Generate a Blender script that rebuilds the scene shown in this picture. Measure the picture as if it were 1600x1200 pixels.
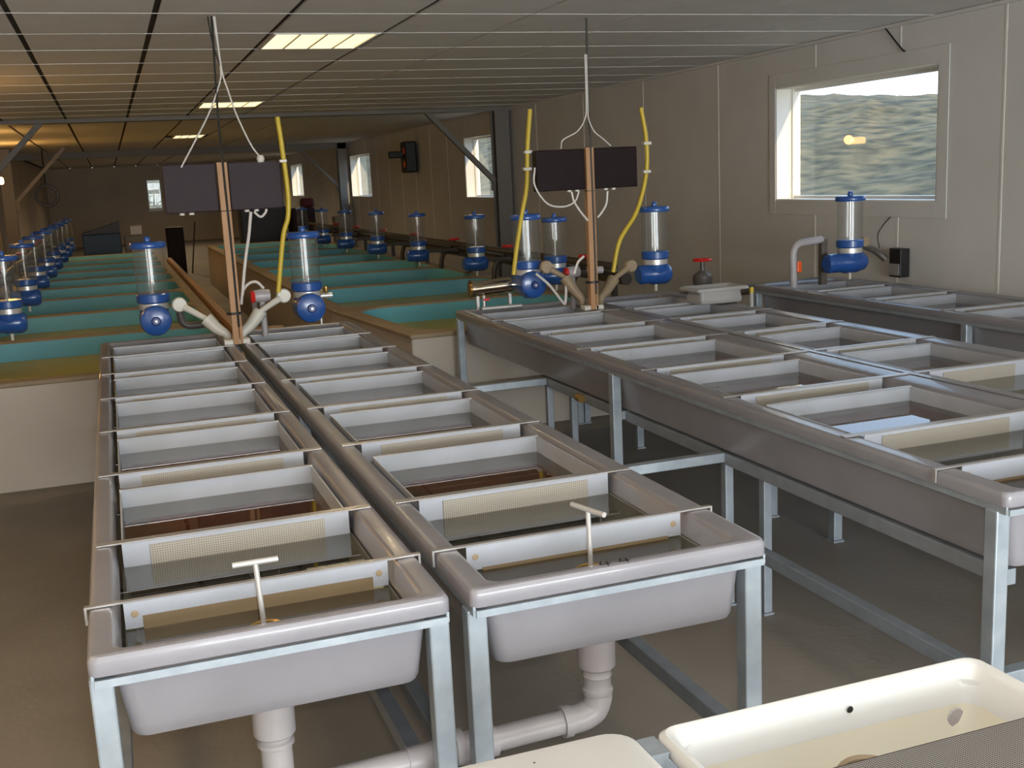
import bpy, bmesh, math, random
from mathutils import Vector, Matrix
random.seed(4)
for o in list(bpy.data.objects): bpy.data.objects.remove(o)
SC = bpy.context.scene
COL = SC.collection

# ------------------------------------------------------------------ camera
cam_d = bpy.data.cameras.new('camera')
cam_d.sensor_width = 36.0
cam_d.lens = 1721.7 / 1600 * 36
cam_d.clip_start = 0.02
cam_d.clip_end = 400
cam = bpy.data.objects.new('camera', cam_d)
COL.objects.link(cam)
yaw, pitch, roll = .339036, .187431, -.0485463
fw = Vector((math.sin(yaw)*math.cos(pitch), math.cos(yaw)*math.cos(pitch), -math.sin(pitch)))
rt = Vector((math.cos(yaw), -math.sin(yaw), 0))
up = rt.cross(fw)
r2 = math.cos(roll)*rt + math.sin(roll)*up
u2 = -math.sin(roll)*rt + math.cos(roll)*up
M = Matrix((r2, u2, -fw)).transposed().to_4x4()
M.translation = Vector((0, 0, 1.7))
cam.matrix_world = M
SC.camera = cam

# ------------------------------------------------------------------ world
W = bpy.data.worlds.new('sky'); SC.world = W; W.use_nodes = True
nt = W.node_tree; nt.nodes.clear()
wo = nt.nodes.new('ShaderNodeOutputWorld'); bg = nt.nodes.new('ShaderNodeBackground')
tc = nt.nodes.new('ShaderNodeTexCoord'); sp = nt.nodes.new('ShaderNodeSeparateXYZ'); cr = nt.nodes.new('ShaderNodeValToRGB')
nt.links.new(tc.outputs['Generated'], sp.inputs[0]); nt.links.new(sp.outputs['Z'], cr.inputs[0])
cr.color_ramp.elements[0].position = 0.0; cr.color_ramp.elements[0].color = (.90, .95, 1, 1)
cr.color_ramp.elements[1].position = .32; cr.color_ramp.elements[1].color = (.42, .66, 1, 1)
nt.links.new(cr.outputs[0], bg.inputs[0]); bg.inputs[1].default_value = 2.6
nt.links.new(bg.outputs[0], wo.inputs[0])

# ------------------------------------------------------------------ lights
def area(name, loc, rot, sx, sy, power, color):
    l = bpy.data.lights.new(name, 'AREA'); l.shape = 'RECTANGLE'; l.size = sx; l.size_y = sy
    l.energy = power; l.color = color
    o = bpy.data.objects.new(name, l); COL.objects.link(o); o.location = loc; o.rotation_euler = rot
    return o
# the camera's own flash, just above and to the right of the lens
fl = bpy.data.lights.new('camera_flash', 'POINT'); fl.energy = 66; fl.color = (.95, .97, 1); fl.shadow_soft_size = .018
fo = bpy.data.objects.new('camera_flash', fl); COL.objects.link(fo)
fo.location = Vector((0, 0, 1.7)) + .05*r2 + .055*u2 - .01*fw
# added ceiling fill lights, out of view, to lift the ambient level
for y in (-3.6, 0.6):
    area('ceiling_fill', (1.36, y, 2.56), (0, 0, 0), .65, .74, 12, (1, .90, .76))
# added soft fill behind the camera; the wall there has no opening
area('rear_fill', (1.8, -4.9, 1.25), (math.radians(90), 0, 0), 4.2, 2.2, 640, (.90, .96, 1))
area('aisle_lamp', (-1.35, 2.6, 2.56), (0, 0, 0), .65, .74, 22, (1, .70, .36))
# the lit ceiling panels in view, each throwing its light down the hall; the farthest spot is added without a panel, for the back wall
for x, y, e in ((1.36, 7.26, 30), (1.36, 12.6, 34), (1.4, 19.7, 60), (1.4, 27.2, 90), (2.0, 34.5, 110)):
    q_ = bpy.data.lights.new('panel_light', 'SPOT'); q_.energy = e; q_.color = (1, .74, .42); q_.spot_size = math.radians(165); q_.spot_blend = .6; q_.shadow_soft_size = .0
    qo = bpy.data.objects.new('panel_light', q_); COL.objects.link(qo); qo.location = (x, y, 2.57)
# sun, low and almost parallel to the window wall
sl = bpy.data.lights.new('sun', 'SUN'); sl.energy = 7; sl.angle = .02; sl.color = (1, .78, .48)
so = bpy.data.objects.new('sun', sl); COL.objects.link(so)
so.rotation_euler = Vector((.16, -1, .30)).to_track_quat('Z', 'Y').to_euler()

SC.view_settings.view_transform = 'Standard'; SC.view_settings.look = 'None'
SC.view_settings.gamma = 1; SC.view_settings.use_curve_mapping = False
SC.view_settings.exposure = 0.0

# ------------------------------------------------------------------ materials
def s2l(c):
    return tuple(((v/255)/12.92 if v/255 <= .04045 else ((v/255+.055)/1.055)**2.4) for v in c)
def mat(name, rgb, rough=.5, metal=0, spec=.5, noise=None, nscale=8, bump=0, bscale=60, rgb2=None, emit=None, trans=0, coord='Object', stretch=None, coat=0):
    m = bpy.data.materials.new(name); m.use_nodes = True; n = m.node_tree.nodes; L = m.node_tree.links
    b = n['Principled BSDF']; col = (*rgb, 1)
    b.inputs['Base Color'].default_value = col; b.inputs['Roughness'].default_value = rough
    b.inputs['Metallic'].default_value = metal; b.inputs['Specular IOR Level'].default_value = spec
    b.inputs['Coat Weight'].default_value = coat
    t = n.new('ShaderNodeTexCoord'); src = t.outputs[coord]
    if stretch:
        mp = n.new('ShaderNodeMapping'); mp.inputs['Scale'].default_value = stretch
        L.new(src, mp.inputs[0]); src = mp.outputs[0]
    if rgb2 is not None:
        nz = n.new('ShaderNodeTexNoise'); nz.inputs['Scale'].default_value = nscale; nz.inputs['Detail'].default_value = 6
        L.new(src, nz.inputs['Vector'])
        r = n.new('ShaderNodeValToRGB'); r.color_ramp.elements[0].position = .35; r.color_ramp.elements[1].position = .65
        r.color_ramp.elements[0].color = col; r.color_ramp.elements[1].color = (*rgb2, 1)
        L.new(nz.outputs[0], r.inputs[0]); L.new(r.outputs[0], b.inputs['Base Color'])
    if bump:
        nb = n.new('ShaderNodeTexNoise'); nb.inputs['Scale'].default_value = bscale; nb.inputs['Detail'].default_value = 4
        L.new(src, nb.inputs['Vector'])
        bp = n.new('ShaderNodeBump'); bp.inputs['Strength'].default_value = bump; bp.inputs['Distance'].default_value = .01
        L.new(nb.outputs[0], bp.inputs['Height']); L.new(bp.outputs[0], b.inputs['Normal'])
    if emit:
        b.inputs['Emission Color'].default_value = (*emit[0], 1); b.inputs['Emission Strength'].default_value = emit[1]
    return m
def clear(name, tint, ior=1.33, rough=.01, bump=0, bscale=6, body=None, bodyfac=0):
    """thin clear sheet: tinted see-through plus Fresnel mirror (and a little cloudiness)"""
    m = bpy.data.materials.new(name); m.use_nodes = True; n = m.node_tree.nodes; L = m.node_tree.links; n.clear()
    o = n.new('ShaderNodeOutputMaterial'); mx = n.new('ShaderNodeMixShader'); fr = n.new('ShaderNodeFresnel')
    tr = n.new('ShaderNodeBsdfTransparent'); gl = n.new('ShaderNodeBsdfGlossy')
    tr.inputs[0].default_value = (*tint, 1); gl.inputs['Roughness'].default_value = rough; fr.inputs[0].default_value = ior
    gl.inputs[0].default_value = (1, 1, 1, 1)
    ge = n.new('ShaderNodeNewGeometry'); mr = n.new('ShaderNodeMapRange'); L.new(ge.outputs['Backfacing'], mr.inputs['Value'])
    mr.inputs['To Min'].default_value = ior; mr.inputs['To Max'].default_value = 1/ior; L.new(mr.outputs['Result'], fr.inputs['IOR'])
    base = tr.outputs[0]
    if body:
        d = n.new('ShaderNodeBsdfDiffuse'); d.inputs[0].default_value = (*body, 1)
        m2 = n.new('ShaderNodeMixShader'); m2.inputs[0].default_value = bodyfac
        L.new(tr.outputs[0], m2.inputs[1]); L.new(d.outputs[0], m2.inputs[2]); base = m2.outputs[0]
    L.new(fr.outputs[0], mx.inputs[0]); L.new(base, mx.inputs[1]); L.new(gl.outputs[0], mx.inputs[2])
    if bump:
        t = n.new('ShaderNodeTexCoord'); nb = n.new('ShaderNodeTexNoise'); nb.inputs['Scale'].default_value = bscale
        L.new(t.outputs['Object'], nb.inputs['Vector']); bp = n.new('ShaderNodeBump'); bp.inputs['Strength'].default_value = bump
        bp.inputs['Distance'].default_value = .003
        L.new(nb.outputs[0], bp.inputs['Height']); L.new(bp.outputs[0], gl.inputs['Normal']); L.new(bp.outputs[0], fr.inputs['Normal'])
    L.new(mx.outputs[0], o.inputs[0]); return m
def perforated(name, rgb, hole, scale, rough=.4, metal=.6):
    m = mat(name, rgb, rough, metal); n = m.node_tree.nodes; L = m.node_tree.links; b = n['Principled BSDF']
    t = n.new('ShaderNodeTexCoord'); v = n.new('ShaderNodeTexVoronoi'); v.inputs['Scale'].default_value = scale
    v.inputs['Randomness'].default_value = 0
    L.new(t.outputs['Object'], v.inputs['Vector'])
    r = n.new('ShaderNodeValToRGB'); r.color_ramp.interpolation = 'LINEAR'
    r.color_ramp.elements[0].position = .34; r.color_ramp.elements[1].position = .44
    r.color_ramp.elements[0].color = (*hole, 1); r.color_ramp.elements[1].color = (*rgb, 1)
    L.new(v.outputs['Distance'], r.inputs[0]); L.new(r.outputs[0], b.inputs['Base Color']); return m

MT = {}
MT['floor'] = mat('concrete_floor', (.225, .195, .162), .62, rgb2=(.27, .238, .20), nscale=1.6, bump=.15, bscale=30)
MT['ceil'] = mat('ceiling_board', (.74, .71, .67), .8, rgb2=(.70, .67, .63), nscale=3, bump=.1, bscale=90)
MT['ceilback'] = mat('ceiling_void', (.06, .04, .025), .9)
MT['tee'] = mat('ceiling_tee_white', (.76, .74, .70), .6)
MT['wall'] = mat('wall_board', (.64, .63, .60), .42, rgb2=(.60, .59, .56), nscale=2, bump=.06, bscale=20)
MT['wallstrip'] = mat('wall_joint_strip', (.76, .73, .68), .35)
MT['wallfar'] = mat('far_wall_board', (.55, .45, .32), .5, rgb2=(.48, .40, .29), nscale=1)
MT['pvc'] = mat('white_window_frame', (.80, .77, .70), .35)
MT['grp'] = mat('grey_fibreglass', (.238, .232, .252), .34, rgb2=(.212, .206, .224), nscale=5, bump=.05, bscale=14, coat=.25)
MT['grpin'] = mat('grey_fibreglass_inside', (.40, .41, .38), .35, rgb2=(.33, .335, .30), nscale=4)
MT['galv'] = mat('galvanised_steel', (.38, .43, .47), .42, .45, rgb2=(.30, .345, .385), nscale=14)
MT['galvdark'] = mat('dull_galvanised_steel', (.30, .33, .37), .5, .4, rgb2=(.25, .28, .31), nscale=14)
MT['tray'] = mat('tray_grey_plastic', (.42, .44, .49), .32, rgb2=(.37, .39, .42), nscale=5)
MT['traylip'] = mat('tray_metal_edge', (.42, .40, .385), .3, .5)
MT['perf'] = perforated('tray_screen_mesh', (.42, .385, .325), (.12, .10, .07), 170, .45, .2)
MT['perfdark'] = perforated('outlet_screen_mesh', (.25, .18, .10), (.10, .07, .04), 110, .4, .3)
MT['perfbig'] = perforated('perforated_plate', (.40, .38, .355), (.035, .03, .03), 215, .4, .4)
MT['brown'] = mat('brown_tray_bottom', (.34, .11, .03), .6, rgb2=(.22, .07, .02), nscale=9, bump=.4, bscale=120)
MT['water'] = clear('trough_water', (.50, .485, .44), 1.33, .0)
MT['cream'] = mat('cream_fibreglass', (.50, .44, .37), .55, rgb2=(.46, .405, .335), nscale=2, bump=.1, bscale=25)
MT['rim'] = mat('tan_tank_rim', (.30, .225, .14), .55, rgb2=(.25, .185, .11), nscale=4)
MT['teal'] = mat('turquoise_tank_paint', (.14, .46, .56), .45, rgb2=(.12, .40, .49), nscale=3)
MT['algae'] = clear('green_tank_water', (.3, .3, .1), 1.08, .3, body=(.36, .32, .03), bodyfac=.95)
MT['blue'] = mat('blue_plastic', (.018, .078, .29), .28, coat=.3)
MT['bluedark'] = mat('dark_blue_plastic', (.01, .03, .15), .35)
MT['acryl'] = clear('clear_acrylic', (.88, .89, .88), 1.42, .04, body=(.5, .52, .52), bodyfac=.05)
MT['steel'] = mat('bright_steel', (.68, .66, .63), .28, .55)
MT['chrome'] = mat('polished_steel', (.70, .62, .50), .14, 1)
MT['brass'] = mat('brass', (.45, .28, .09), .3, .8)
MT['wood'] = mat('pine_batten', (.42, .23, .11), .6, rgb2=(.36, .19, .085), nscale=6, stretch=(6, 6, .6))
MT['black'] = mat('black_plastic', (.012, .011, .011), .45)
MT['box'] = mat('dark_brown_panel', (.012, .003, .004), .6, spec=.2, rgb2=(.009, .002, .003), nscale=12)
MT['boxgrey'] = mat('plum_grey_panel', (.030, .018, .021), .6, spec=.25, rgb2=(.028, .016, .02), nscale=12)
MT['white'] = mat('white_cable', (.62, .58, .54), .4)
MT['whitep'] = mat('white_plastic', (.60, .57, .50), .4)
MT['yellow'] = mat('yellow_hose', (.50, .36, .02), .4)
MT['red'] = mat('red_handle', (.60, .02, .015), .35)
MT['orange'] = mat('orange_handle', (.8, .10, .01), .35)
MT['pipe'] = mat('grey_drain_pipe', (.40, .37, .38), .35, rgb2=(.36, .34, .34), nscale=6)
MT['pipedark'] = mat('dark_grey_pipe', (.10, .085, .075), .4)
MT['sink'] = mat('white_sink', (.64, .645, .63), .35, rgb2=(.61, .615, .595), nscale=2, coat=.2)
MT['sinkin'] = mat('yellowed_sink_inside', (.65, .61, .48), .4, rgb2=(.63, .60, .50), nscale=3)
MT['milky'] = clear('milky_plastic', (.75, .75, .74), 1.3, .3, body=(.55, .54, .52), bodyfac=.6)
MT['glass'] = clear('window_glass', (.97, .98, .98), 1.25, .0)
MT['lamp'] = mat('lamp_diffuser', (.8, .75, .6), .5, emit=((1, .80, .42), 1.6))
MT['lamphot'] = mat('warm_lamp_glass', (.8, .6, .4), .5, emit=((1, .62, .18), 14))
MT['column'] = mat('painted_steel_column', (.17, .15, .125), .55)
MT['rail'] = mat('dark_pipe_run', (.045, .030, .020), .4)
MT['rubber'] = mat('black_rubber_mark', (.01, .01, .012), .6)
MT['rust'] = mat('rust_stain', (.36, .27, .16), .7)
MT['bin'] = mat('blue_bin', (.012, .045, .10), .5)
MT['grey'] = mat('grey_crate', (.20, .19, .175), .6)
MT['maroon'] = mat('maroon_cloth', (.10, .01, .012), .7)
# hillside with patches of dry grass
hm = mat('grassy_hill', (.185, .135, .060), .9, rgb2=(.040, .034, .014), nscale=2.6, bump=.9, bscale=3, coord='Object', stretch=(1, .45, 1.6))
n = hm.node_tree.nodes
for q in n:
    if q.type == 'VALTORGB':
        e = q.color_ramp.elements.new(.52); e.color = (.100, .080, .034, 1)
MT['hill'] = hm

# ------------------------------------------------------------------ mesh helpers
WL = {}                                   # world location of each parent
def wl(o): return WL.get(o.name, Vector((0, 0, 0))) if o else Vector((0, 0, 0))
def link(o, parent=None):
    COL.objects.link(o)
    if parent: o.parent = parent
def obj(name, bm, m, parent=None, smooth=False, at=None):
    """mesh data arrives in world coordinates; becomes local to its parent (or to `at`)"""
    base = Vector(at) if at is not None else (wl(parent) if parent else Vector((0, 0, 0)))
    if base.length: bmesh.ops.translate(bm, verts=bm.verts, vec=-base)
    bmesh.ops.recalc_face_normals(bm, faces=bm.faces)
    me = bpy.data.meshes.new(name); bm.to_mesh(me); bm.free()
    if smooth:
        for p in me.polygons: p.use_smooth = True
        try: me.set_sharp_from_angle(angle=math.radians(38))
        except Exception: pass
    me.materials.append(MT[m] if isinstance(m, str) else m)
    o = bpy.data.objects.new(name, me); link(o, parent)
    if at is not None and parent is None: o.location = base
    elif at is not None: o.location = base - wl(parent)
    WL[o.name] = base.copy()
    return o
def tag(o, label=None, cat=None, group=None, kind=None):
    if label: o['label'] = label
    if cat: o['category'] = cat
    if group: o['group'] = group
    if kind: o['kind'] = kind
    return o
def thing(name, loc, label, cat, group=None):
    o = bpy.data.objects.new(name, None); o.empty_display_size = .1; COL.objects.link(o)
    o.location = loc; WL[o.name] = Vector(loc)
    return tag(o, label, cat, group)
def struct(name, bm, m, parent=None, **k):
    o = obj(name, bm, m, parent, **k); o['kind'] = 'structure'; return o
def dup(root, loc, label=None):
    r = root.copy(); COL.objects.link(r); r.location = loc; WL[r.name] = Vector(loc)
    if label: r['label'] = label
    for ch in list(root.children):
        c = ch.copy(); COL.objects.link(c); c.parent = r
        for g in list(ch.children):
            d = g.copy(); COL.objects.link(d); d.parent = c
    return r
def B(): return bmesh.new()
def box(bm, x0, x1, y0, y1, z0, z1, bev=0):
    g = bmesh.ops.create_cube(bm, size=1)
    bmesh.ops.scale(bm, vec=(x1-x0, y1-y0, z1-z0), verts=g['verts'])
    bmesh.ops.translate(bm, vec=((x0+x1)/2, (y0+y1)/2, (z0+z1)/2), verts=g['verts'])
    if bev:
        es = {e for v in g['verts'] for e in v.link_edges}
        bmesh.ops.bevel(bm, geom=list(es), offset=bev, segments=2, affect='EDGES', profile=.5)
    return bm
def bx(*a, **k): return box(B(), *a, **k)
def cyl(bm, p0, p1, r0, r1=None, seg=20, caps=True):
    p0, p1 = Vector(p0), Vector(p1); r1 = r0 if r1 is None else r1
    d = p1-p0; q = d.to_track_quat('Z', 'Y').to_matrix().to_4x4(); q.translation = (p0+p1)/2
    bmesh.ops.create_cone(bm, cap_ends=caps, segments=seg, radius1=r0, radius2=r1, depth=d.length, matrix=q)
    return bm
def cy(*a, **k): return cyl(B(), *a, **k)
def tube(bm, pts, r, seg=8, sub=6, closed=False):
    """smooth swept tube along points (Catmull-Rom)"""
    P = [Vector(p) for p in pts]; out = []
    n = len(P)
    if n > 2 and sub > 1:
        for i in range(n-1):
            a = P[i-1] if i else P[0]*2-P[1]; b, c = P[i], P[i+1]; d = P[i+2] if i+2 < n else P[-1]*2-P[-2]
            for k in range(sub):
                t = k/sub
                out.append(.5*((2*b)+(c-a)*t+(2*a-5*b+4*c-d)*t*t+(3*b-a-3*c+d)*t**3))
        out.append(P[-1])
    else: out = P
    rings = []; ref = None
    for i, p in enumerate(out):
        t = (out[min(i+1, len(out)-1)]-out[max(i-1, 0)]).normalized()
        if ref is None: ref = t.orthogonal().normalized()
        ref = (ref - t*ref.dot(t)).normalized(); s = t.cross(ref)
        rr = r[0]+(r[1]-r[0])*i/(len(out)-1) if isinstance(r, tuple) else r
        rings.append([bm.verts.new(p+rr*(math.cos(2*math.pi*k/seg)*ref+math.sin(2*math.pi*k/seg)*s)) for k in range(seg)])
    for a, b in zip(rings, rings[1:]):
        for k in range(seg): bm.faces.new((a[k], a[(k+1) % seg], b[(k+1) % seg], b[k]))
    bm.faces.new(rings[0][::-1]); bm.faces.new(rings[-1]); return bm
def tb(*a, **k): return tube(B(), *a, **k)
def lathe(bm, c, prof, axis='Z', seg=28):
    """prof = [(radius, height)]; revolve about an axis through c"""
    c = Vector(c); rings = []
    for r, h in prof:
        ring = []
        for k in range(seg):
            a = 2*math.pi*k/seg; x, y = r*math.cos(a), r*math.sin(a)
            v = {'Z': (x, y, h), 'Y': (x, h, y), 'X': (h, x, y)}[axis]
            ring.append(bm.verts.new(c+Vector(v)))
        rings.append(ring)
    for a, b in zip(rings, rings[1:]):
        for k in range(seg): bm.faces.new((a[k], a[(k+1) % seg], b[(k+1) % seg], b[k]))
    ring_ = prof[0] == prof[-1]
    if prof[0][0] > 1e-5 and not ring_: bm.faces.new(rings[0][::-1])
    if prof[-1][0] > 1e-5 and not ring_: bm.faces.new(rings[-1])
    bmesh.ops.remove_doubles(bm, verts=bm.verts, dist=1e-6)
    return bm
def lt(*a, **k): return lathe(B(), *a, **k)
def rrect(x0, x1, y0, y1, r, z, n=5):
    pts = []
    for cx, cyy, a0 in ((x1-r, y1-r, 0), (x0+r, y1-r, 90), (x0+r, y0+r, 180), (x1-r, y0+r, 270)):
        for k in range(n+1):
            a = math.radians(a0+90*k/n); pts.append(Vector((cx+r*math.cos(a), cyy+r*math.sin(a), z)))
    return pts
def skin(bm, loops, cap0=True, cap1=True):
    rings = [[bm.verts.new(p) for p in L] for L in loops]
    n = len(rings[0])
    for a, b in zip(rings, rings[1:]):
        for k in range(n): bm.faces.new((a[k], a[(k+1) % n], b[(k+1) % n], b[k]))
    if cap0: bm.faces.new(rings[0][::-1])
    if cap1: bm.faces.new(rings[-1])
    return bm
def tub(x0, x1, y0, y1, ix0, ix1, iy0, iy1, ztop, zin, zout, inset=.06, lip=.040, r=.034):
    """open-topped tub: rolled rim, drafted walls, closed bottom"""
    L = []
    i2 = inset
    iy = inset*.62
    def q(a, b, rad, z): return rrect(x0+a, x1-a, y0+b, y1-b, rad, z)
    L += [q(i2+.03, iy+.03, r, zout), q(i2+.014, iy+.014, r, zout), q(i2+.004, iy+.004, r, zout+.004), q(i2, iy, r, zout+.014), q(i2-.002, iy-.002, r, zout+.03)]
    L += [q(.040, .034, r, ztop-lip-.01), q(.038, .032, r, ztop-lip)]
    rc = r*.55
    L += [q(.006, .006, rc, ztop-lip), q(.001, .001, rc, ztop-lip), q(0, 0, rc, ztop-lip+.003), q(0, 0, rc, ztop-.013), q(.001, .001, rc, ztop-.009), q(.005, .005, rc, ztop-.002), q(.011, .011, rc, ztop), q(.016, .016, rc, ztop)]
    L.append(rrect(ix0-.014, ix1+.014, iy0-.014, iy1+.014, r, ztop-.0005))
    L.append(rrect(ix0-.009, ix1+.009, iy0-.009, iy1+.009, r, ztop-.002))
    L.append(rrect(ix0, ix1, iy0, iy1, r*.8, ztop-.012))
    L.append(rrect(ix0+.012, ix1-.012, iy0+.012, iy1-.012, r*.8, zin+.03))
    L.append(rrect(ix0+.03, ix1-.03, iy0+.03, iy1-.03, r*.8, zin))
    return skin(B(), L)

# ------------------------------------------------------------------ room
XR, XL, YF, YN, H = 5.22, -1.85, 40.0, -5.0, 2.60
tag(struct('floor', bx(XL-.2, XR+.2, YN, YF+.2, -.12, 0), 'floor'), 'grey brown concrete floor of the hatchery hall', 'floor')
wins = [(-2.3, -.4), (6.07, 7.98), (14.55, 16.45), (23.0, 25.0), (31.6, 33.6)]
WZ0, WZ1 = 1.385, 2.29
def wall_with_windows(bm, x0, x1, y0, y1, z0, z1, ws):
    ys = y0
    for a, b in ws:
        if b <= y0 or a >= y1: continue
        a2, b2 = max(a, y0), min(b, y1)
        if a2 > ys: box(bm, x0, x1, ys, a2, z0, z1)
        box(bm, x0, x1, a2, b2, z0, WZ0); box(bm, x0, x1, a2, b2, WZ1, z1); ys = b2
    if ys < y1: box(bm, x0, x1, ys, y1, z0, z1)
    return bm
wr = tag(struct('wall_right', wall_with_windows(B(), XR+.008, XR+.21, YN, YF, 0, H, wins), 'wall'), 'long pale board wall with a row of windows', 'wall')
seams = [YN, -1.4, .1, 1.6, 3.1, 4.6, 5.5, 6.46, 7.44, 8.90, 10.38, 11.9, 13.4, 14.9, 16.4] + [17.4+1.0*k for k in range(12)] + [32, 36, YF]
for a, b in zip(seams, seams[1:]):
    struct('wall_panel', wall_with_windows(B(), XR, XR+.008, a+.006, b-.006, .02, H-.01, wins), 'wall', wr)
for y in seams[6:26]:
    bm = wall_with_windows(B(), XR-.003, XR+.002, y-.008, y+.008, .02, H-.01, wins)
    struct('joint_strip', bm, 'wallstrip', wr)
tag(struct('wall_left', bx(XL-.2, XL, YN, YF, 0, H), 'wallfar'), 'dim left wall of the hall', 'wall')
bm = B()
box(bm, XL, 1.30, YF, YF+.2, 0, H); box(bm, 1.76, XR, YF, YF+.2, 0, H)
box(bm, 1.30, 1.76, YF, YF+.2, 0, 1.06); box(bm, 1.30, 1.76, YF, YF+.2, 2.12, H)
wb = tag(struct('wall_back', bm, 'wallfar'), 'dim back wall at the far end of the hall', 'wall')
tag(struct('wall_front', bx(XL-.2, XR+.2, YN-.2, YN, 0, H), 'wall'), 'wall behind the camera', 'wall')
ce = tag(struct('ceiling', bx(XL-.2, XR+.2, YN, YF+.2, H+.012, H+.15), 'ceilback'), 'low suspended ceiling of pale boards', 'ceiling')
PX, PY, X0t, Y0t = .69, .765, 1.02, 6.88
tile_me = {}
lamp_cells = {(0, 0), (0, 7)}
def tile(i, j, lx, ly, x, y):
    key = (round(lx, 3), round(ly, 3))
    if key not in tile_me:
        b = bx(-lx/2, lx/2, -ly/2, ly/2, 0, .012); me = bpy.data.meshes.new('ceiling_tile'); b.to_mesh(me); b.free()
        me.materials.append(MT['ceil']); tile_me[key] = me
    o = bpy.data.objects.new('ceiling_tile', tile_me[key]); link(o, ce)
    o.location = (x, y, H-.006 + random.uniform(-.0012, .0012)); o['kind'] = 'structure'
ncol0, ncol1 = -4, 6
jl = 10
for i in range(ncol0, ncol1+1):
    xa, xb = X0t+PX*i, X0t+PX*(i+1)
    gap = .017 if i < 2 else .006
    ga = .017 if i <= 1 else .006
    xa2, xb2 = max(xa+ga, XL), min(xb-gap, XR)
    if xb2-xa2 < .05: continue
    for j in range(-4, jl):
        if (i, j) in lamp_cells: continue
        ya, yb = Y0t+PY*j+.004, Y0t+PY*(j+1)-.004
        tile(i, j, xb2-xa2, yb-ya, (xa2+xb2)/2, (ya+yb)/2)
    # beyond the beam and behind the camera: boards too far off (or out of view) to tell apart
    b = bx(xa2, xb2, Y0t+PY*jl+.01, YF, H-.006, H+.006)
    if i == 0:
        b.free(); b = B(); yy = Y0t+PY*jl+.01
        for l0, l1 in ((19.2, 20.3), (26.5, 28.0)):
            box(b, xa2, xb2, yy, l0, H-.006, H+.006); yy = l1
        box(b, xa2, xb2, yy, YF, H-.006, H+.006)
    struct('ceiling_strip', b, 'ceil', ce)
    struct('ceiling_strip', bx(xa2, xb2, YN, Y0t-PY*4-.004, H-.006, H+.006), 'ceil', ce)
for j in range(-4, jl+1):
    y = Y0t+PY*j
    struct('ceiling_tee', bx(XL, XR, y-.0055, y+.0055, H-.0085, H-.0065), 'tee', ce)
struct('trim_1', bx(XL, XR, 14.3, 14.5, H-.05, H-.007), 'column')
struct('trim_2', bx(XL, XR, 25.0, 25.2, H-.14, H-.007), 'column')
struct('trim_3', bx(XR-.025, XR, YN, YF, H-.03, H-.008), 'wall')

# ceiling lamps
def ceiling_light(x0, x1, y0, y1, label):
    t = thing('ceiling_light', ((x0+x1)/2, (y0+y1)/2, H-.01), label, 'lamp', 'recessed ceiling lights')
    bm = B(); w = .018
    box(bm, x0, x1, y0, y0+w, H-.012, H+.008); box(bm, x0, x1, y1-w, y1, H-.012, H+.008)
    box(bm, x0, x0+w, y0+w, y1-w, H-.012, H+.008); box(bm, x1-w, x1, y0+w, y1-w, H-.012, H+.008)
    obj('lamp_frame', bm, 'tee', t)
    obj('diffuser', bx(x0+w, x1-w, y0+w, y1-w, H-.004, H+.006), 'lamp', t)
    for k in (1, 2, 3):
        x = x0+(x1-x0)*k/4
        obj('louvre', bx(x-.006, x+.006, y0+w, y1-w, H-.011, H-.004), 'wallstrip', t)
ceiling_light(1.037, 1.69, 6.89, 7.64, 'nearest and largest glowing warm ceiling light panel')
ceiling_light(1.037, 1.69, 12.24, 12.99, 'second glowing ceiling light panel, behind the nearest one')
ceiling_light(1.15, 1.65, 19.25, 20.25, 'third and smallest glowing ceiling light, right of the hanging cable')
ceiling_light(1.15, 1.66, 26.55, 27.95, 'farthest glowing ceiling light, lowest on the left in the row')

# windows
def window(idx, y0, y1, cas=True):
    bm = B(); f = .034; xg = XR+.150
    box(bm, xg, xg+.06, y0, y0+f, WZ0, WZ1, .004); box(bm, xg, xg+.06, y1-f, y1, WZ0, WZ1, .004)
    box(bm, xg, xg+.06, y0+f, y1-f, WZ0, WZ0+f, .004); box(bm, xg, xg+.06, y0+f, y1-f, WZ1-f, WZ1, .004)
    w = struct('window_%d' % idx, bm, 'pvc', at=((XR+.16), (y0+y1)/2, WZ0))
    struct('pane', bx(xg+.028, xg+.034, y0+f, y1-f, WZ0+f, WZ1-f), 'glass', w)
    # lining of the opening
    for n_, a in (('reveal', (XR-.004, xg, y1-.012, y1, WZ0, WZ1)), ('reveal', (XR-.004, xg, y0, y0+.012, WZ0, WZ1)),
                  ('reveal', (XR-.004, xg, y0+.012, y1-.012, WZ1-.012, WZ1)), ('window_sill', (XR-.004, xg, y0+.012, y1-.012, WZ0, WZ0+.012))):
        struct(n_, bx(*a), 'pvc', w)
    if cas:   # raised surround boards
        a, b, c, d, t = y0-.10, y1+.09, WZ0-.11, WZ1+.11, .010
        for q in ((a, y0, c, d), (y1, b, c, d), (y0, y1, WZ1, d), (y0, y1, c, WZ0)):
            struct('surround_board', bx(XR-t, XR-.0035, q[0]+.001, q[1]-.001, q[2]+.001, q[3]-.001, bev=.002), 'wall', w)
    struct('glazing_bead', bx(xg-.012, xg, y1-.032, y1-.012, WZ0+.012, WZ1-.012), 'pvc', w)
    return w
labs = ['window behind the camera', 'large near window in the right wall looking on a grassy hill', 'second window of the right wall behind the diagonal brace',
        'third window of the right wall, narrow and pale', 'farthest window of the right wall']
for k, (a, b) in enumerate(wins):
    tag(window(k+1, a, b, k < 3), labs[k], 'window')
bm = B(); f = .03
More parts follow.
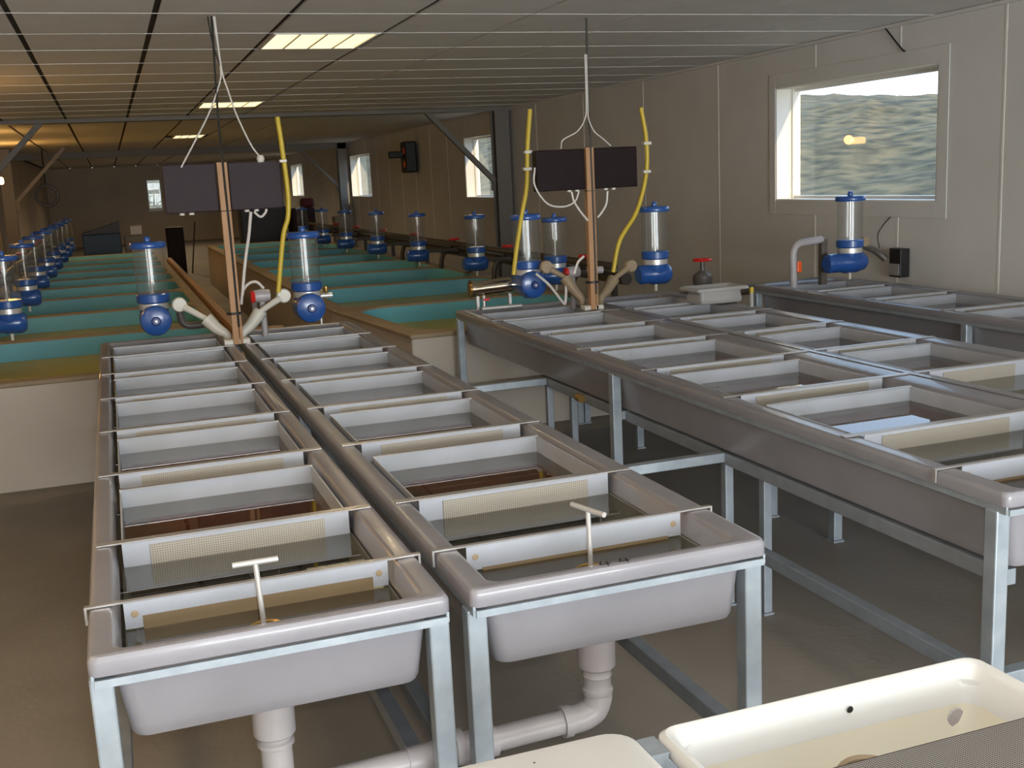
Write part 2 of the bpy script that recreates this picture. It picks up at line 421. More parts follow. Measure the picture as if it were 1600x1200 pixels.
for q in ((1.30, 1.30+f, 1.06, 2.12), (1.76-f, 1.76, 1.06, 2.12), (1.30+f, 1.76-f, 1.06, 1.16), (1.30+f, 1.76-f, 2.09, 2.12)):
    box(bm, q[0], q[1], YF+.1, YF+.16, q[2], q[3])
wf = tag(struct('window_6', bm, 'pvc'), 'small bright window in the back wall', 'window')
struct('pane', bx(1.32, 1.74, YF+.12, YF+.125, 1.15, 2.10), 'glass', wf)

# steel frame columns and braces
def column(x, y, s, label):
    t = thing('steel_column', (x, y, 0), label, 'column', 'steel columns of the hall frame')
    bm = B(); box(bm, x-.10, x+.10, y-.10, y-.085, .012, H-.02); box(bm, x-.10, x+.10, y+.085, y+.1, .012, H-.02)
    box(bm, x-.006, x+.006, y-.085, y+.085, .012, H-.02)
    obj('post', bm, 'column', t)
    obj('base_plate', bx(x-.14, x+.14, y-.13, y+.13, 0, .012), 'column', t)
    bm = B(); a = Vector((x-s*.10, y, 1.62)); b = Vector((x-s*1.02, y, H-.03))
    d = (b-a).normalized(); p = Vector((d.z, 0, -d.x))*.032; q = Vector((0, .035, 0))
    vs = [bm.verts.new(v) for v in (a-p-q, a+p-q, a+p+q, a-p+q, b-p-q, b+p-q, b+p+q, b-p+q)]
    for f_ in ((0, 1, 2, 3), (7, 6, 5, 4), (0, 4, 5, 1), (1, 5, 6, 2), (2, 6, 7, 3), (3, 7, 4, 0)): bm.faces.new([vs[i] for i in f_])
    obj('brace', bm, 'column', t)
    obj('gusset', bx(x-s*.16 if s > 0 else x+.10, x-.10 if s > 0 else x+.16, y-.008, y+.008, 1.50, 1.66), 'column', t)
column(5.08, 14.4, 1, 'steel column with diagonal brace in front of the second window')
column(5.05, 25.1, 1, 'far steel column with orange lit brace beside the third window')
column(-1.66, 14.4, -1, 'left steel column whose diagonal brace reaches the ceiling at the left edge')
column(-1.66, 22.0, -1, 'left column lit orange by the warm lamp')

# hillside outside
bm = B(); nx, ny = 90, 150; vs = []
def hz(x, y):
    rise = max(0, min(1, (x-6.5)/20)); rise = rise*rise*(3-2*rise)
    ridge = 3.25+.085*max(-6, min(40, y-28))
    h = -.35+rise*(ridge+.35)
    h += rise*(.22*math.sin(x*.9+y*.35)+.18*math.sin(y*.8-x*.5+1)+.10*math.sin(x*2.3-y*1.9))*.30
    h += random.uniform(-.05, .05)*rise
    if x > 28: h -= (x-28)*.03
    return h
for i in range(nx+1):
    x = XR+.25+(i/nx)**1.5*55
    for j in range(ny+1):
        y = -20+j/ny*125
        vs.append(bm.verts.new((x, y, hz(x, y))))
for i in range(nx):
    for j in range(ny):
        a = i*(ny+1)+j; bm.faces.new((vs[a], vs[a+ny+1], vs[a+ny+2], vs[a+1]))
hill = struct('hillside', bm, 'hill', smooth=False); tag(hill, 'grassy hummocky hillside seen through the windows', 'hill')
bm = B(); vs = []
for i in range(21):
    for j in range(21):
        x = -40+i*2.255; y = YF+.4+j*3
        vs.append(bm.verts.new((x, y, -.3+max(0, j-3)*.22+random.uniform(-.1, .1))))
for i in range(20):
    for j in range(20):
        a = i*21+j; bm.faces.new((vs[a], vs[a+21], vs[a+22], vs[a+1]))
tag(struct('field', bm, 'hill'), 'pale grass slope seen through the back window', 'hill')

# ------------------------------------------------------------------ rearing tanks (turquoise)
def tank(x0, x1, y0, y1, zr, label, grp, xs=None, near=False, r=.22):
    """tapering left edge allowed: xs = left x at y1"""
    xs = x0 if xs is None else xs
    cx, cyy = (x0+x1)/2, (y0+y1)/2
    t = thing('rearing_tank', (cx, cyy, 0), label, 'tank', grp)
    def sh(L):
        for p in L:
            k = (p.y-y0)/(y1-y0); p.x += (xs-x0)*k*(x1-p.x)/(x1-x0)
        return L
    w = .13; wy = .038
    wl_, wr_ = w, .08
    obj('tank_wall', skin(B(), [sh(rrect(x0+.01, x1-.01, y0+.006, y1-.006, .012, 0, 2)), sh(rrect(x0+.01, x1-.01, y0+.006, y1-.006, .012, zr-.03, 2)),
        ], True, False), 'cream', t)
    L = [sh(rrect(x0+.01, x1-.01, y0+.006, y1-.006, .012, zr-.03)), sh(rrect(x0, x1, y0+.002, y1-.002, .012, zr-.022)), sh(rrect(x0, x1, y0+.002, y1-.002, .012, zr-.004)),
         sh(rrect(x0+.006, x1-.006, y0+.006, y1-.006, .012, zr)), sh(rrect(x0+wl_, x1-wr_, y0+wy+(.07 if near else 0), y1-wy, r, zr)), sh(rrect(x0+wl_+.012, x1-wr_-.012, y0+wy+.01+(.07 if near else 0), y1-wy-.01, r, zr-.015))]
    obj('rim', skin(B(), L, False, False), 'rim', t)
    nn = .07 if near else 0
    L = [sh(rrect(x0+wl_+.012, x1-wr_-.012, y0+wy+.01+nn, y1-wy-.01, r, zr-.0152)), sh(rrect(x0+wl_+.02, x1-wr_-.02, y0+wy+.02+nn, y1-wy-.02, r, .14)), ]
    obj('tank_lining', skin(B(), L, False, True), 'teal', t, smooth=True)
    obj('tank_water', skin(B(), [sh(rrect(x0+wl_+.017, x1-wr_-.017, y0+wy+.016+nn, y1-wy-.016, r, zr-.15))], True, False), 'algae', t)
    return t
ly = [6.935, 9.03, 10.83, 12.5, 14.0, 15.35, 16.8, 18.3, 19.7, 21.1]
nth = ['nearest', 'second', 'third', 'fourth', 'fifth', 'sixth', 'seventh', 'eighth', 'ninth']
for k in range(9):
    tank(-1.2, .75, ly[k], ly[k+1]-.004, .65, '%s turquoise tank of the left row, counted from the pale near wall' % nth[k], 'turquoise tanks of the left row', near=(k == 0))
ry = [6.955, 8.83, 10.75, 12.36, 14.0, 15.7, 17.4, 19.1, 20.8]
for k in range(8):
    tank(1.765 if k == 0 else 1.60, 3.62, ry[k], ry[k+1]-.004, .70, '%s turquoise tank of the right row behind the dark wet troughs' % nth[k], 'turquoise tanks of the right row', xs=1.60 if k == 0 else None, near=(k == 0), r=.3 if k == 0 else .25)
# timber along the inner edge of the left row
t = thing('timber_rail', (.80, 7.0, 0), 'long orange brown timber rail along the aisle beside the left tanks', 'rail')
obj('rail_plank', bx(.765, .83, 7.0, 18.0, .62, .69, bev=.004), 'wood', t)
for y in (7.2, 10.2, 13.2, 16.2): obj('rail_post', bx(.775, .82, y, y+.06, 0, .62), 'wood', t)
obj('cross_piece', bx(.83, 1.15, 8.4, 8.46, .60, .66), 'wood', t)
t = thing('service_pipes', (1.45, 11, 0), 'upright grey pipes standing in the aisle between the tank rows', 'pipe')
for x, y, h in ((1.15, 9.6, .62), (1.30, 11.5, .66), (1.22, 13, .6), (1.38, 9.2, .55)): obj('upright_pipe', cy((x, y, 0), (x, y, h), .03, seg=12), 'pipe', t, smooth=True)
obj('ground_pipe', cy((1.2, 8.6, .06), (1.2, 15, .06), .05, seg=12), 'pipedark', t, smooth=True)

# ------------------------------------------------------------------ feeders
def feeder(x, y, ztop, mode, label, grp, hi=True):
    """ztop = top of the lid; mode 'front' = motor drum facing the viewer, 'side' = drum lying left-right"""
    z = ztop; R = .085; seg = 28 if hi else 16
    t = thing('automatic_feeder', (x, y, z-.52), label, 'feeder', grp)
    lid = obj('lid', lt((x, y, 0), [(.0, z-.034), (R+.012, z-.034), (R+.014, z-.030), (R+.014, z-.008), (R+.008, z), (0, z)], seg=seg), 'blue', t, smooth=True)
    obj('lid_knob', lt((x, y, 0), [(.018, z), (.020, z+.012), (.014, z+.03), (.0, z+.034)], seg=14), 'blue', lid, smooth=True)
    obj('clear_tube', lt((x, y, 0), [(R, z-.31), (R, z-.034)], seg=seg), 'acryl', t, smooth=True)
    t_tube = t.children[-1]
    # open cylinder: drop the end caps
    me = t_tube.data; bm = bmesh.new(); bm.from_mesh(me)
    bmesh.ops.delete(bm, geom=[f for f in bm.faces if len(f.verts) > 4], context='FACES'); bm.to_mesh(me); bm.free()
    obj('agitator_rod', cy((x, y, z-.30), (x, y, z-.035), .006, seg=8), 'steel', t, smooth=True)
    obj('collar', lt((x, y, 0), [(R-.02, z-.345), (R-.002, z-.345), (R+.006, z-.338), (R+.006, z-.298), (R, z-.292), (R-.012, z-.292)], seg=seg), 'blue', t, smooth=True)
    obj('clamp_band', lt((x, y, 0), [(R-.012, z-.382), (R-.004, z-.380), (R-.004, z-.347), (R-.012, z-.345)], seg=seg), 'steel', t, smooth=True)
    # body: cup tapering to the drum
    obj('hopper', lt((x, y, 0), [(R-.02, z-.46), (R-.008, z-.42), (R-.006, z-.382), (0, z-.382)], seg=seg), 'blue', t, smooth=True)
    r = .074 if mode == 'front' else .064
    if mode == 'front':
        d = obj('motor_drum', lt((x, y, z-.44), [(0, -.12), (r*.8, -.12), (r*1.1, -.11), (r*1.18, -.09), (r*1.18, .08), (r, .11), (0, .11)], axis='Y', seg=seg), 'blue', t, smooth=True)
        obj('drum_boss', lt((x, y, z-.44), [(.0, -.136), (.020, -.136), (.026, -.130), (.026, -.12)], axis='Y', seg=14), 'bluedark', d, smooth=True)
        obj('drum_bolt', cy((x, y-.142, z-.44), (x, y-.134, z-.44), .007, seg=8), 'steel', d, smooth=True)
        obj('outlet', lt((x, y, 0), [(.030, z-.53), (.040, z-.50), (.05, z-.46)], seg=16), 'blue', t, smooth=True)
    else:
        s = mode
        d = obj('motor_drum', lt((x, y, z-.445), [(0, -.19), (r*.8, -.19), (r, -.175), (r, -.07), (r*1.15, -.05), (r*1.15, .05), (r*1.0, .07), (r*.95, .10), (r*.6, .125), (0, .13)] if s == 'side' else
                  [(0, -.135), (r*.8, -.13), (r, -.115), (r*.98, -.05), (r*1.12, -.03), (r*1.15, .06), (r*1.0, .085), (r*.8, .10), (0, .105)], axis='X', seg=seg), 'blue', t, smooth=True)
        obj('outlet', lt((x, y, 0), [(.010, z-.56), (.012, z-.51), (.035, z-.50)], seg=12), 'whitep', t, smooth=True)
    return t
g4 = 'blue feeders over the grey troughs'
feeder(.185, 6.62, 1.425, 'front', 'blue feeder with clear tube left of the first wooden post, over the leftmost trough', g4)
feeder(1.052, 6.55, 1.43, 'front', 'blue feeder with clear tube right of the first wooden post, near the yellow hose', g4)
feeder(2.478, 6.62, 1.45, 'front', 'blue feeder left of the second wooden post, next to the polished steel cylinder', g4)
feeder(3.39, 6.62, 1.45, 'side2', 'blue feeder right of the second wooden post with a bright flash glint', g4)
feeder(4.70, 6.30, 1.452, 'side', 'blue feeder below the large window with its drum lying sideways', g4)
rf = [(3.19, 7.9, 1.365), (3.15, 9.75, 1.355), (3.07, 11.5, 1.345), (3.02, 13.2, 1.34), (2.98, 14.9, 1.335), (2.98, 16.6, 1.33), (2.96, 18.3, 1.33)]
for k, (x, y, z) in enumerate(rf):
    feeder(x, y, z, 'side2', '%s dark feeder over the right row of turquoise tanks' % nth[k], 'feeders over the right tanks', hi=False)
lf = [(-.69, 7.95), (-.70, 9.9), (-.72, 11.7), (-.71, 13.25), (-.70, 14.7), (-.68, 16.1), (-.67, 17.5), (-.66, 19)]
for k, (x, y) in enumerate(lf):
    feeder(x, y, 1.34, 'side2', '%s feeder along the left edge over the left turquoise tanks' % nth[k], 'feeders over the left tanks', hi=False)
# water main and valves on the wall side of each row
def main_pipe(x, y0, y1, z, ys, xf, label, grp):
    t = thing('water_main', (x, y0, 0), label, 'pipe', grp)
    obj('main_pipe', cy((x, y0, z), (x, y1, z), .045, seg=12), 'rail', t, smooth=True)
    obj('second_pipe', cy((x+.1*(1 if xf > 0 else -1)*-1, y0, z+.10), (x-.1*(1 if xf > 0 else -1), y1, z+.10), .03, seg=12), 'rail', t, smooth=True)
    k = 0
    for y in ys:
        s = 1 if x < xf else -1
        b = obj('branch_pipe', tb([(x, y, z), (x+s*.16, y, z+.02), (x+s*.22, y, z-.03), (x+s*.24, y, .74)], .025, sub=4), 'rail', t, smooth=True)
        obj('valve_body', lt((x, y+.25, 0), [(0, z-.02), (.05, z), (.05, z+.07), (.02, z+.09), (.015, z+.12), (0, z+.12)], seg=14), 'rail', t, smooth=True)
        obj('handwheel', lt((x, y+.25, 0), [(0, z+.12), (.055, z+.12), (.06, z+.13), (.055, z+.145), (0, z+.145)], seg=16), 'red', t, smooth=True)
        obj('support_arm', bx(min(x, xf), max(x, xf)-.06, y-.02, y+.02, z+.02, z+.05), 'rail', t)
        obj('stand', bx(x-.02, x+.02, y-.3, y-.26, 0, z), 'rail', t); k += 1
main_pipe(3.55, 7.4, 20.5, .90, [r[1] for r in rf], 3.1, 'dark water pipes with red handwheels along the right tanks', 'dark water mains')
main_pipe(-1.08, 7.2, 20.0, .90, [r[1] for r in lf], -.7, 'dark water pipes along the far side of the left tanks', 'dark water mains')

# ------------------------------------------------------------------ trough stands, troughs, trays
ZT = .85
def leg(t, x, y, z1=.80, w=.044, m='galv', name='leg'):
    bm = B(); s = .006
    box(bm, x-w/2, x+w/2, y-w/2, y+w/2, .008, z1, .004)
    l = obj(name, bm, m, t)
    obj('foot_plate', bx(x-w*.62, x+w*.62, y-w*.62, y+w*.62, 0, .008), m, l)
def stand(x0, x1, y0, y1, label, ys, m='galv'):
    t = thing('trough_stand', ((x0+x1)/2, (y0+y1)/2, 0), label, 'stand', 'galvanised stands under the troughs')
    w = .036; za, zb = ZT-.052, ZT-.020
    a0, a1, b0, b1 = x0+.004, x1-.004, y0+.004, y1-.004
    for a in ((a0, a0+.006, b0, b1), (a1-.006, a1, b0, b1)): obj('side_rail', bx(*a, za-.004, zb-.014), m, t)
    for a in ((a0+.006, a1-.006, b0-.007, b0-.001), (a0+.006, a1-.006, b1+.001, b1+.007)): obj('end_rail', bx(*a, za-.006, za+.010), m, t)
    for y in ys:
        for x in (x0+.020, x1-.020): leg(t, x, y, za)
    for x in (x0+.02, x1-.02): obj('low_rail', bx(x-.02, x+.02, ys[0]+.022, ys[-1]-.022, .30, .345, bev=.003), 'galvdark', t)
    for y in (ys[0], ys[-1]): obj('low_cross_rail', bx(x0+.042, x1-.042, y-.02, y+.02, .30, .345, bev=.003), m, t)
    for y in ys[1:-1]: obj('bearer', bx(x0+.042, x1-.042, y-.018, y+.018, .585, .622), 'galvdark', t)
    return t
TR = [  # name, outer x0 x1, inner x0 x1, y0, y1, trays (near edges), label
 ('leftmost', -.130, .578, -.075, .522, 2.085, 6.80, 6),
 ('second', .622, 1.338, .682, 1.270, 2.085, 6.80, 6),
 ('third', 2.045, 2.905, 2.115, 2.780, 2.10, 6.84, 6),
 ('fourth', 2.915, 3.610, 2.975, 3.500, 2.10, 6.84, 5),
 ('rightmost', 4.240, 4.985, 4.310, 4.880, 2.10, 6.78, 4)]
TY = [(2.775, 3.335), (3.495, 4.07), (4.170, 4.77), (4.865, 5.455), (5.545, 6.07), (6.14, 6.56)]
desc = {'leftmost': 'leftmost grey trough', 'second': 'second grey trough from the left', 'third': 'third grey trough from the left',
        'fourth': 'fourth grey trough from the left', 'rightmost': 'rightmost grey trough by the window wall'}
ordn = ['nearest', 'second', 'third', 'fourth', 'fifth', 'sixth']
for nm, x0, x1, ix0, ix1, y0, y1, nt_ in TR:
    stand(x0, x1, y0, y1, 'galvanised steel stand under the %s' % desc[nm], [y0+.05, {'third': 4.46, 'rightmost': 4.7}.get(nm, 4.33), y1-.03] if nm not in ('fourth',) else [y0+.03, 4.02, 6.0, y1-.03])
    t = thing('hatching_trough', ((x0+x1)/2, (y0+y1)/2, .65), '%s, a long water filled tub' % desc[nm], 'trough', 'grey fibreglass hatching troughs')
    body = obj('tub', tub(x0, x1, y0, y1, ix0, ix1, 2.125, y1-.055, ZT+.003, .69, .628 if nm != 'leftmost' and nm != 'second' else .655, inset=.062), 'grp', t, smooth=True)
    obj('tub_lining', skin(B(), [rrect(ix0+.013, ix1-.013, 2.139, y1-.069, .03, .795), rrect(ix0+.030, ix1-.030, 2.156, y1-.086, .03, .6925)], False, True), 'grpin', t, smooth=True)
    obj('water', skin(B(), [rrect(ix0+.004, ix1-.004, 2.130, y1-.06, .04, .793)], True, False), 'water', t)
    # outlet screen plate near the front, hooked over both rims
    ys = 2.352
    s = thing('outlet_screen', ((ix0+ix1)/2, ys, .70), 'rusty pale plate across the near end of the %s' % desc[nm], 'screen', 'outlet screens at the near ends')
    bm = B(); box(bm, x0-.004, x1+.004, ys-.003, ys+.010, ZT+.0045, ZT+.0085)
    box(bm, x0-.008, x0-.003, ys-.003, ys+.010, ZT-.03, ZT+.0085); box(bm, x1+.003, x1+.008, ys-.003, ys+.010, ZT-.03, ZT+.0085)
    obj('hook_strip', bm, 'traylip', s)
    obj('plate', bx(ix0+.014, ix1-.014, ys-.002, ys+.002, .796, ZT+.004), 'tray', s)
    obj('mesh_plate', bx(ix0+.05, ix1-.05, ys-.005, ys-.003, .70, .822 if nm == 'leftmost' else .800), 'perfdark', s)
    for xx in (ix0+.035, ix1-.035): obj('rust_spot', lt((xx, ys-.0032, .828), [(0, -.001), (.006, -.0008), (.008, 0)], axis='Y', seg=10), 'rust', s)
    obj('drain_hole', lt(({'leftmost': .215, 'second': .955}.get(nm, (ix0+ix1)/2), 2.22, 0), [(.032, .692), (.040, .693), (.040, .800), (.036, .803), (.032, .800), (.032, .692)], seg=22), 'brass', t, smooth=True)
    # trays
    proto = None; BZ = .752 if nm in ('leftmost', 'second') else .774
    yl = TY[::-1][:nt_]
    if nm in ('third',): yl = TY
    for k, (a, b) in enumerate(sorted(yl)):
        idx = TY.index((a, b)); lab = '%s tray from the near end in the %s' % (ordn[idx] if nm not in ('fourth', 'rightmost') else ordn[k]+' visible', desc[nm])
        L = b-a
        if proto and abs(L-proto[1]) < .035:
            dup(proto[0], ((ix0+ix1)/2, a, .73), lab); continue
        p = thing('hatching_tray', ((ix0+ix1)/2, a, .73), lab, 'tray', 'hatching trays in the %s' % desc[nm])
        u0, u1 = ix0+.016, ix1-.016; w = .004
        obj('far_wall', bx(u0+.004, u1-.004, b-w, b, .728, ZT-.004), 'tray', p)
        obj('side_wall', bx(u0, u0+w, a+.006, b, .728, ZT-.004), 'tray', p); obj('side_wall', bx(u1-w, u1, a+.006, b, .728, ZT-.004), 'tray', p)
        nw = obj('near_wall', bx(u0, u1, a, a+w, .728, ZT+.004), 'tray', p)
        obj('screen', bx(u0+.065, u1-.065, a-.004, a-.001, .735, ZT-.006), 'perf', nw)
        bm = B(); box(bm, x0+.012, x1-.012, a-.002, a+.026, ZT+.004, ZT+.0075, .001)
        obj('hanger_plate', bm, 'traylip', p)
        obj('far_edge', bx(u0, u1, b-.010, b+.004, ZT-.004, ZT-.0005), 'traylip', p)
        obj('tray_bottom', bx(u0+w, u1-w, a+.006, b-w, BZ-.006, BZ), 'brown', p)
        if proto is None: proto = (p, L)
# flange strip where the two wide troughs meet
tag(obj('joint_cover', bx(2.898, 2.922, 2.2, 6.7, ZT+.0035, ZT+.0065), 'grp'), 'narrow grey strip covering the joint between the two wide troughs', 'strip')

# stand pipe plugs with T handles
for x, xb, tilt, lab in ((.215, .205, 0, 'steel T handled drain plug standing in the leftmost trough'), (.955, .951, 1, 'steel T handled drain plug standing in the second trough, bar turned end on')):
    t = thing('drain_plug', (x, 2.22, .695), lab, 'plug', 'T handled drain plugs')
    obj('stem', cy((x, 2.22, .70), (xb, 2.22, .942), .0058, seg=12), 'steel', t, smooth=True)
    d = Vector((.046, .0, 0)) if not tilt else Vector((-.016, .055, 0))
    c = Vector((xb, 2.22, .944))
    obj('handle_bar', cy(c-d, c+d, .0062, seg=12), 'steel', t, smooth=True)
    obj('plug_disc', lt((x, 2.22, 0), [(0, .698), (.030, .698), (.031, .704), (.030, .712), (0, .714)], seg=20), 'brass', t, smooth=True)
# hand written number on the near rim
def stroke(bm, pts, w=.0016):
    for a, b in zip(pts, pts[1:]):
        a = Vector((*a, ZT+.0036)); b = Vector((*b, ZT+.0036)); d = (b-a).normalized(); p = Vector((-d.y, d.x, 0))*w; e = d*w*.5
        vs = [bm.verts.new(v+Vector((0, 0, h))) for h in (0, .0006) for v in (a-p-e, a+p-e, b+p+e, b-p+e)]
        for f_ in ((0, 1, 2, 3), (7, 6, 5, 4), (0, 4, 5, 1), (1, 5, 6, 2), (2, 6, 7, 3), (3, 7, 4, 0)): bm.faces.new([vs[i] for i in f_])
bm = B()
for ox in (.925, .972):
    stroke(bm, [(ox+.010, 2.121), (ox, 2.104), (ox+.026, 2.105)]); stroke(bm, [(ox+.021, 2.117), (ox+.016, 2.093)])
tag(obj('written_number', bm, 'rubber'), 'black handwritten 44 on the near rim of the second trough', 'writing')

# bearing rails and cross beams under the wide pair
t = thing('support_frame', (2.5, 4.4, 0), 'low galvanised support frame with cross beams between the second and third troughs', 'frame')
obj('long_rail', bx(2.105, 2.145, 2.16, 5.45, .575, .620, bev=.003), 'galvdark', t)
obj('long_rail', bx(2.80, 2.84, 2.16, 5.45, .575, .620, bev=.003), 'galvdark', t)
for y in (3.59, 5.43):
    obj('cross_beam', bx(1.345, 2.105, y-.02, y+.02, .585, .622, bev=.003), 'galv', t)
    leg(t, 2.125, y, .575, .036, 'galvdark', 'support_leg'); leg(t, 2.205, y-.14, .575, .036, 'galvdark', 'support_leg')
    obj('tie_piece', bx(2.145, 2.80, y-.018, y+.018, .58, .615), 'galvdark', t)
bm = B(); cyl(bm, (2.09, 4.9, .60), (2.09, 4.95, .60), .02)
obj('clip', bm, 'brass', t)

# ------------------------------------------------------------------ drains
t = thing('drain_pipe', (.6, 2.25, .4), 'grey plastic drain pipe with elbow and couplings under the two left troughs', 'pipe')
X2, X1 = .972, .215
obj('socket', lt((X2, 2.25, 0), [(.040, .545), (.045, .550), (.046, .640), (0, .640)], seg=24), 'pipe', t, smooth=True)
obj('neck', lt((X2, 2.25, 0), [(.034, .478), (.037, .482), (.037, .492), (.033, .496), (.033, .520), (.036, .526), (.033, .532), (.033, .548)], seg=24), 'pipe', t, smooth=True)
obj('elbow', tb([(X2, 2.25, .485), (X2, 2.25, .465), (X2-.012, 2.25, .438), (X2-.04, 2.25, .425), (X2-.075, 2.25, .423)], .034, seg=20), 'pipe', t, smooth=True)
obj('run', cy((X2-.07, 2.25, .423), (X1-.02, 2.25, .400), .029, seg=20), 'pipe', t, smooth=True)
for x in (X2-.085, .62): obj('coupling', cy((x-.010, 2.25, .4225), (x+.010, 2.25, .4225), .038, seg=20), 'pipe', t, smooth=True)
obj('coupling', cy((.50, 2.25, .409), (.60, 2.25, .412), .033, seg=20), 'pipe', t, smooth=True)
obj('tee_branch', cy((.66, 2.25, .42), (.66, 2.25, .0), .032, seg=20), 'pipe', t, smooth=True)
obj('tee', cy((.61, 2.25, .4125), (.71, 2.25, .4155), .036, seg=20), 'pipe', t, smooth=True)
obj('socket', lt((X1, 2.25, 0), [(.040, .545), (.045, .550), (.046, .668), (0, .668)], seg=24), 'pipe', t, smooth=True)
obj('neck', lt((X1, 2.25, 0), [(.034, .36), (.034, .520), (.040, .524), (.040, .532), (.034, .536), (.034, .548)], seg=24), 'pipe', t, smooth=True)

# ------------------------------------------------------------------ posts with panels, cables and hoses
def post(x, y, xt, label):
    t = thing('wooden_post', (x, y, .8), label, 'post', 'wooden posts holding dark panels')
    obj('batten', bx(x-.024, x+.010, y-.02, y+.02, .855, 1.84, bev=.002), 'wood', t)
    obj('batten', bx(x+.014, x+.030, y-.015, y+.02, .855, 1.84, bev=.002), 'wood', t)
    obj('rod', tb([(x+.012, y-.022, .95), (x+.012, y-.022, 1.4), (x+.008, y-.02, 1.84), (x+.01, y, 2.1), (xt, y, H-.008)], .006, sub=4), 'black', t, smooth=True)
    obj('black_strap', cy((x-.004, y, 1.02), (x-.004, y, 1.032), .042, seg=16), 'black', t)
    obj('cable_tie', cy((x, y, 1.58), (x, y, 1.584), .034, seg=12), 'black', t)
    return t
p1 = post(.592, 6.2, .617, 'first wooden post with black rod, between the two left troughs')
p2 = post(2.765, 6.25, 2.782, 'second wooden post with black rod, between the wide troughs')
obj('foot_clamp', bx(2.70, 2.83, 6.235, 6.30, .853, .880, bev=.004), 'whitep', p2)
obj('foot_clamp', bx(.52, .66, 6.19, 6.26, .853, .880, bev=.004), 'whitep', p1)
obj('hanger_wire', tb([(.596, 6.2, 2.59), (.61, 6.2, 2.45), (.64, 6.2, 2.33)], .004, sub=3), 'black', p1)
def panel(x0, x1, y, z0, z1, label, m):
    t = thing('control_box', ((x0+x1)/2, y, z0), label, 'panel', 'dark control panels on the wooden posts')
    obj('panel_box', bx(x0, x1, y-.02, y+.05, z0, z1, bev=.006), m, t)
    for k, xx in enumerate((x0+(x1-x0)*.70, x0+(x1-x0)*.86) if k_left else (x0+(x1-x0)*.30, x0+(x1-x0)*.48)):
        obj('cable_gland', cy((xx, y+.01, z0-.012), (xx, y+.01, z0), .014, seg=12), 'whitep', t)
    return t
k_left = False
panel(.285, .562, 6.22, 1.582, 1.838, 'plum grey panel left of the first wooden post', 'boxgrey')
panel(.626, .908, 6.22, 1.582, 1.838, 'plum grey panel right of the first wooden post', 'boxgrey')
k_left = True
panel(2.425, 2.738, 6.27, 1.592, 1.834, 'dark brown panel left of the second wooden post', 'box')
k_left = False
panel(2.799, 3.092, 6.27, 1.592, 1.836, 'dark brown panel right of the second wooden post', 'box')
def cable(pts, r, m, label, cat, name, grp=None, seg=8, y=6.2):
    o = obj(name, tb([(p[0], p[2] if len(p) > 2 else y, p[1]) for p in pts], r, seg=seg), m, smooth=True)
    return tag(o, label, cat, grp)
gc = 'white cables on the posts'
cable([(.625, 2.59), (.638, 2.323), (.612, 2.218), (.55, 2.087), (.471, 1.957), (.386, 1.822)], .0045, 'white', 'white cable end hanging loose to the left of the first post', 'cable', 'white_cable', gc)
o = cable([(.632, 2.59), (.642, 2.323), (.664, 2.217), (.699, 2.083), (.758, 1.93), (.80, 1.862)], .0045, 'white', 'white cable with a round pull knob right of the first post', 'cable', 'pull_cord', gc)
obj('pull_knob', lt((.804, 6.2, 1.85), [(0, -.022), (.016, -.018), (.022, 0), (.016, .018), (0, .022)], seg=16), 'whitep', o, smooth=True)
cable([(2.752, 2.38, 6.22), (2.75, 2.1, 6.22), (2.738, 2.009, 6.22), (2.689, 1.936, 6.23), (2.604, 1.891, 6.25), (2.60, 1.842, 6.28)], .004, 'white', 'white cable curving down to the panel left of the second post', 'cable', 'white_cable', gc)
cable([(2.762, 2.38, 6.22), (2.76, 2.1, 6.22), (2.762, 2.009, 6.22), (2.80, 1.933, 6.23), (2.86, 1.893, 6.25), (2.93, 1.845, 6.28)], .004, 'white', 'white cable curving down to the panel right of the second post', 'cable', 'white_cable', gc)
cable([(2.395, 1.735), (2.390, 1.631), (2.465, 1.521), (2.567, 1.497), (2.643, 1.523), (2.675, 1.585)], .0055, 'white', 'looped white cable below the panel left of the second post', 'cable', 'white_cable', gc)
cable([(2.625, 1.583), (2.639, 1.524), (2.68, 1.46), (2.725, 1.405)], .0065, 'white', 'white cable from the left panel down to the second post', 'cable', 'white_cable', gc)
cable([(2.862, 1.574), (2.852, 1.501), (2.82, 1.45), (2.79, 1.42)], .0065, 'white', 'white cable from the right panel down to the second post', 'cable', 'white_cable', gc)
cable([(2.45, 1.090, 6.4), (2.537, 1.01, 6.4), (2.62, .90, 6.4), (2.64, .90, 6.4), (2.650, 1.025, 6.4)], .0085, 'white', 'white tube bent in a V beside the second post', 'tube', 'white_tube')
cable([(2.664, 1.079, 6.3), (2.693, 1.148, 6.3), (2.734, 1.184, 6.3)], .008, 'white', 'short curved white tube left of the second post', 'tube', 'white_tube')
cable([(.727, 1.57), (.715, 1.50), (.704, 1.44), (.672, 1.30), (.640, 1.12)], .0085, 'white', 'long white tube hanging from the panel right of the first post', 'tube', 'white_tube')
cable([(.747, 1.57), (.752, 1.56), (.778, 1.54), (.804, 1.56), (.812, 1.58)], .0065, 'white', 'small white U shaped cable under the right panel of the first post', 'cable', 'white_cable', gc)
cable([(.64, 1.06, 6.3), (.655, 1.13, 6.3), (.69, 1.172, 6.3), (.735, 1.178, 6.3), (.771, 1.14, 6.3)], .008, 'white', 'white tube arching over the red valve at the first post', 'tube', 'white_tube')
gh = 'yellow hoses beside the posts'
h1 = cable([(.906, 2.065), (.917, 1.905), (.928, 1.665), (.917, 1.53), (.882, 1.425), (.83, 1.125)], .0135, 'yellow', 'yellow hose hanging at the right edge of the plum grey panel', 'hose', 'yellow_hose', gh, 10, 6.15)
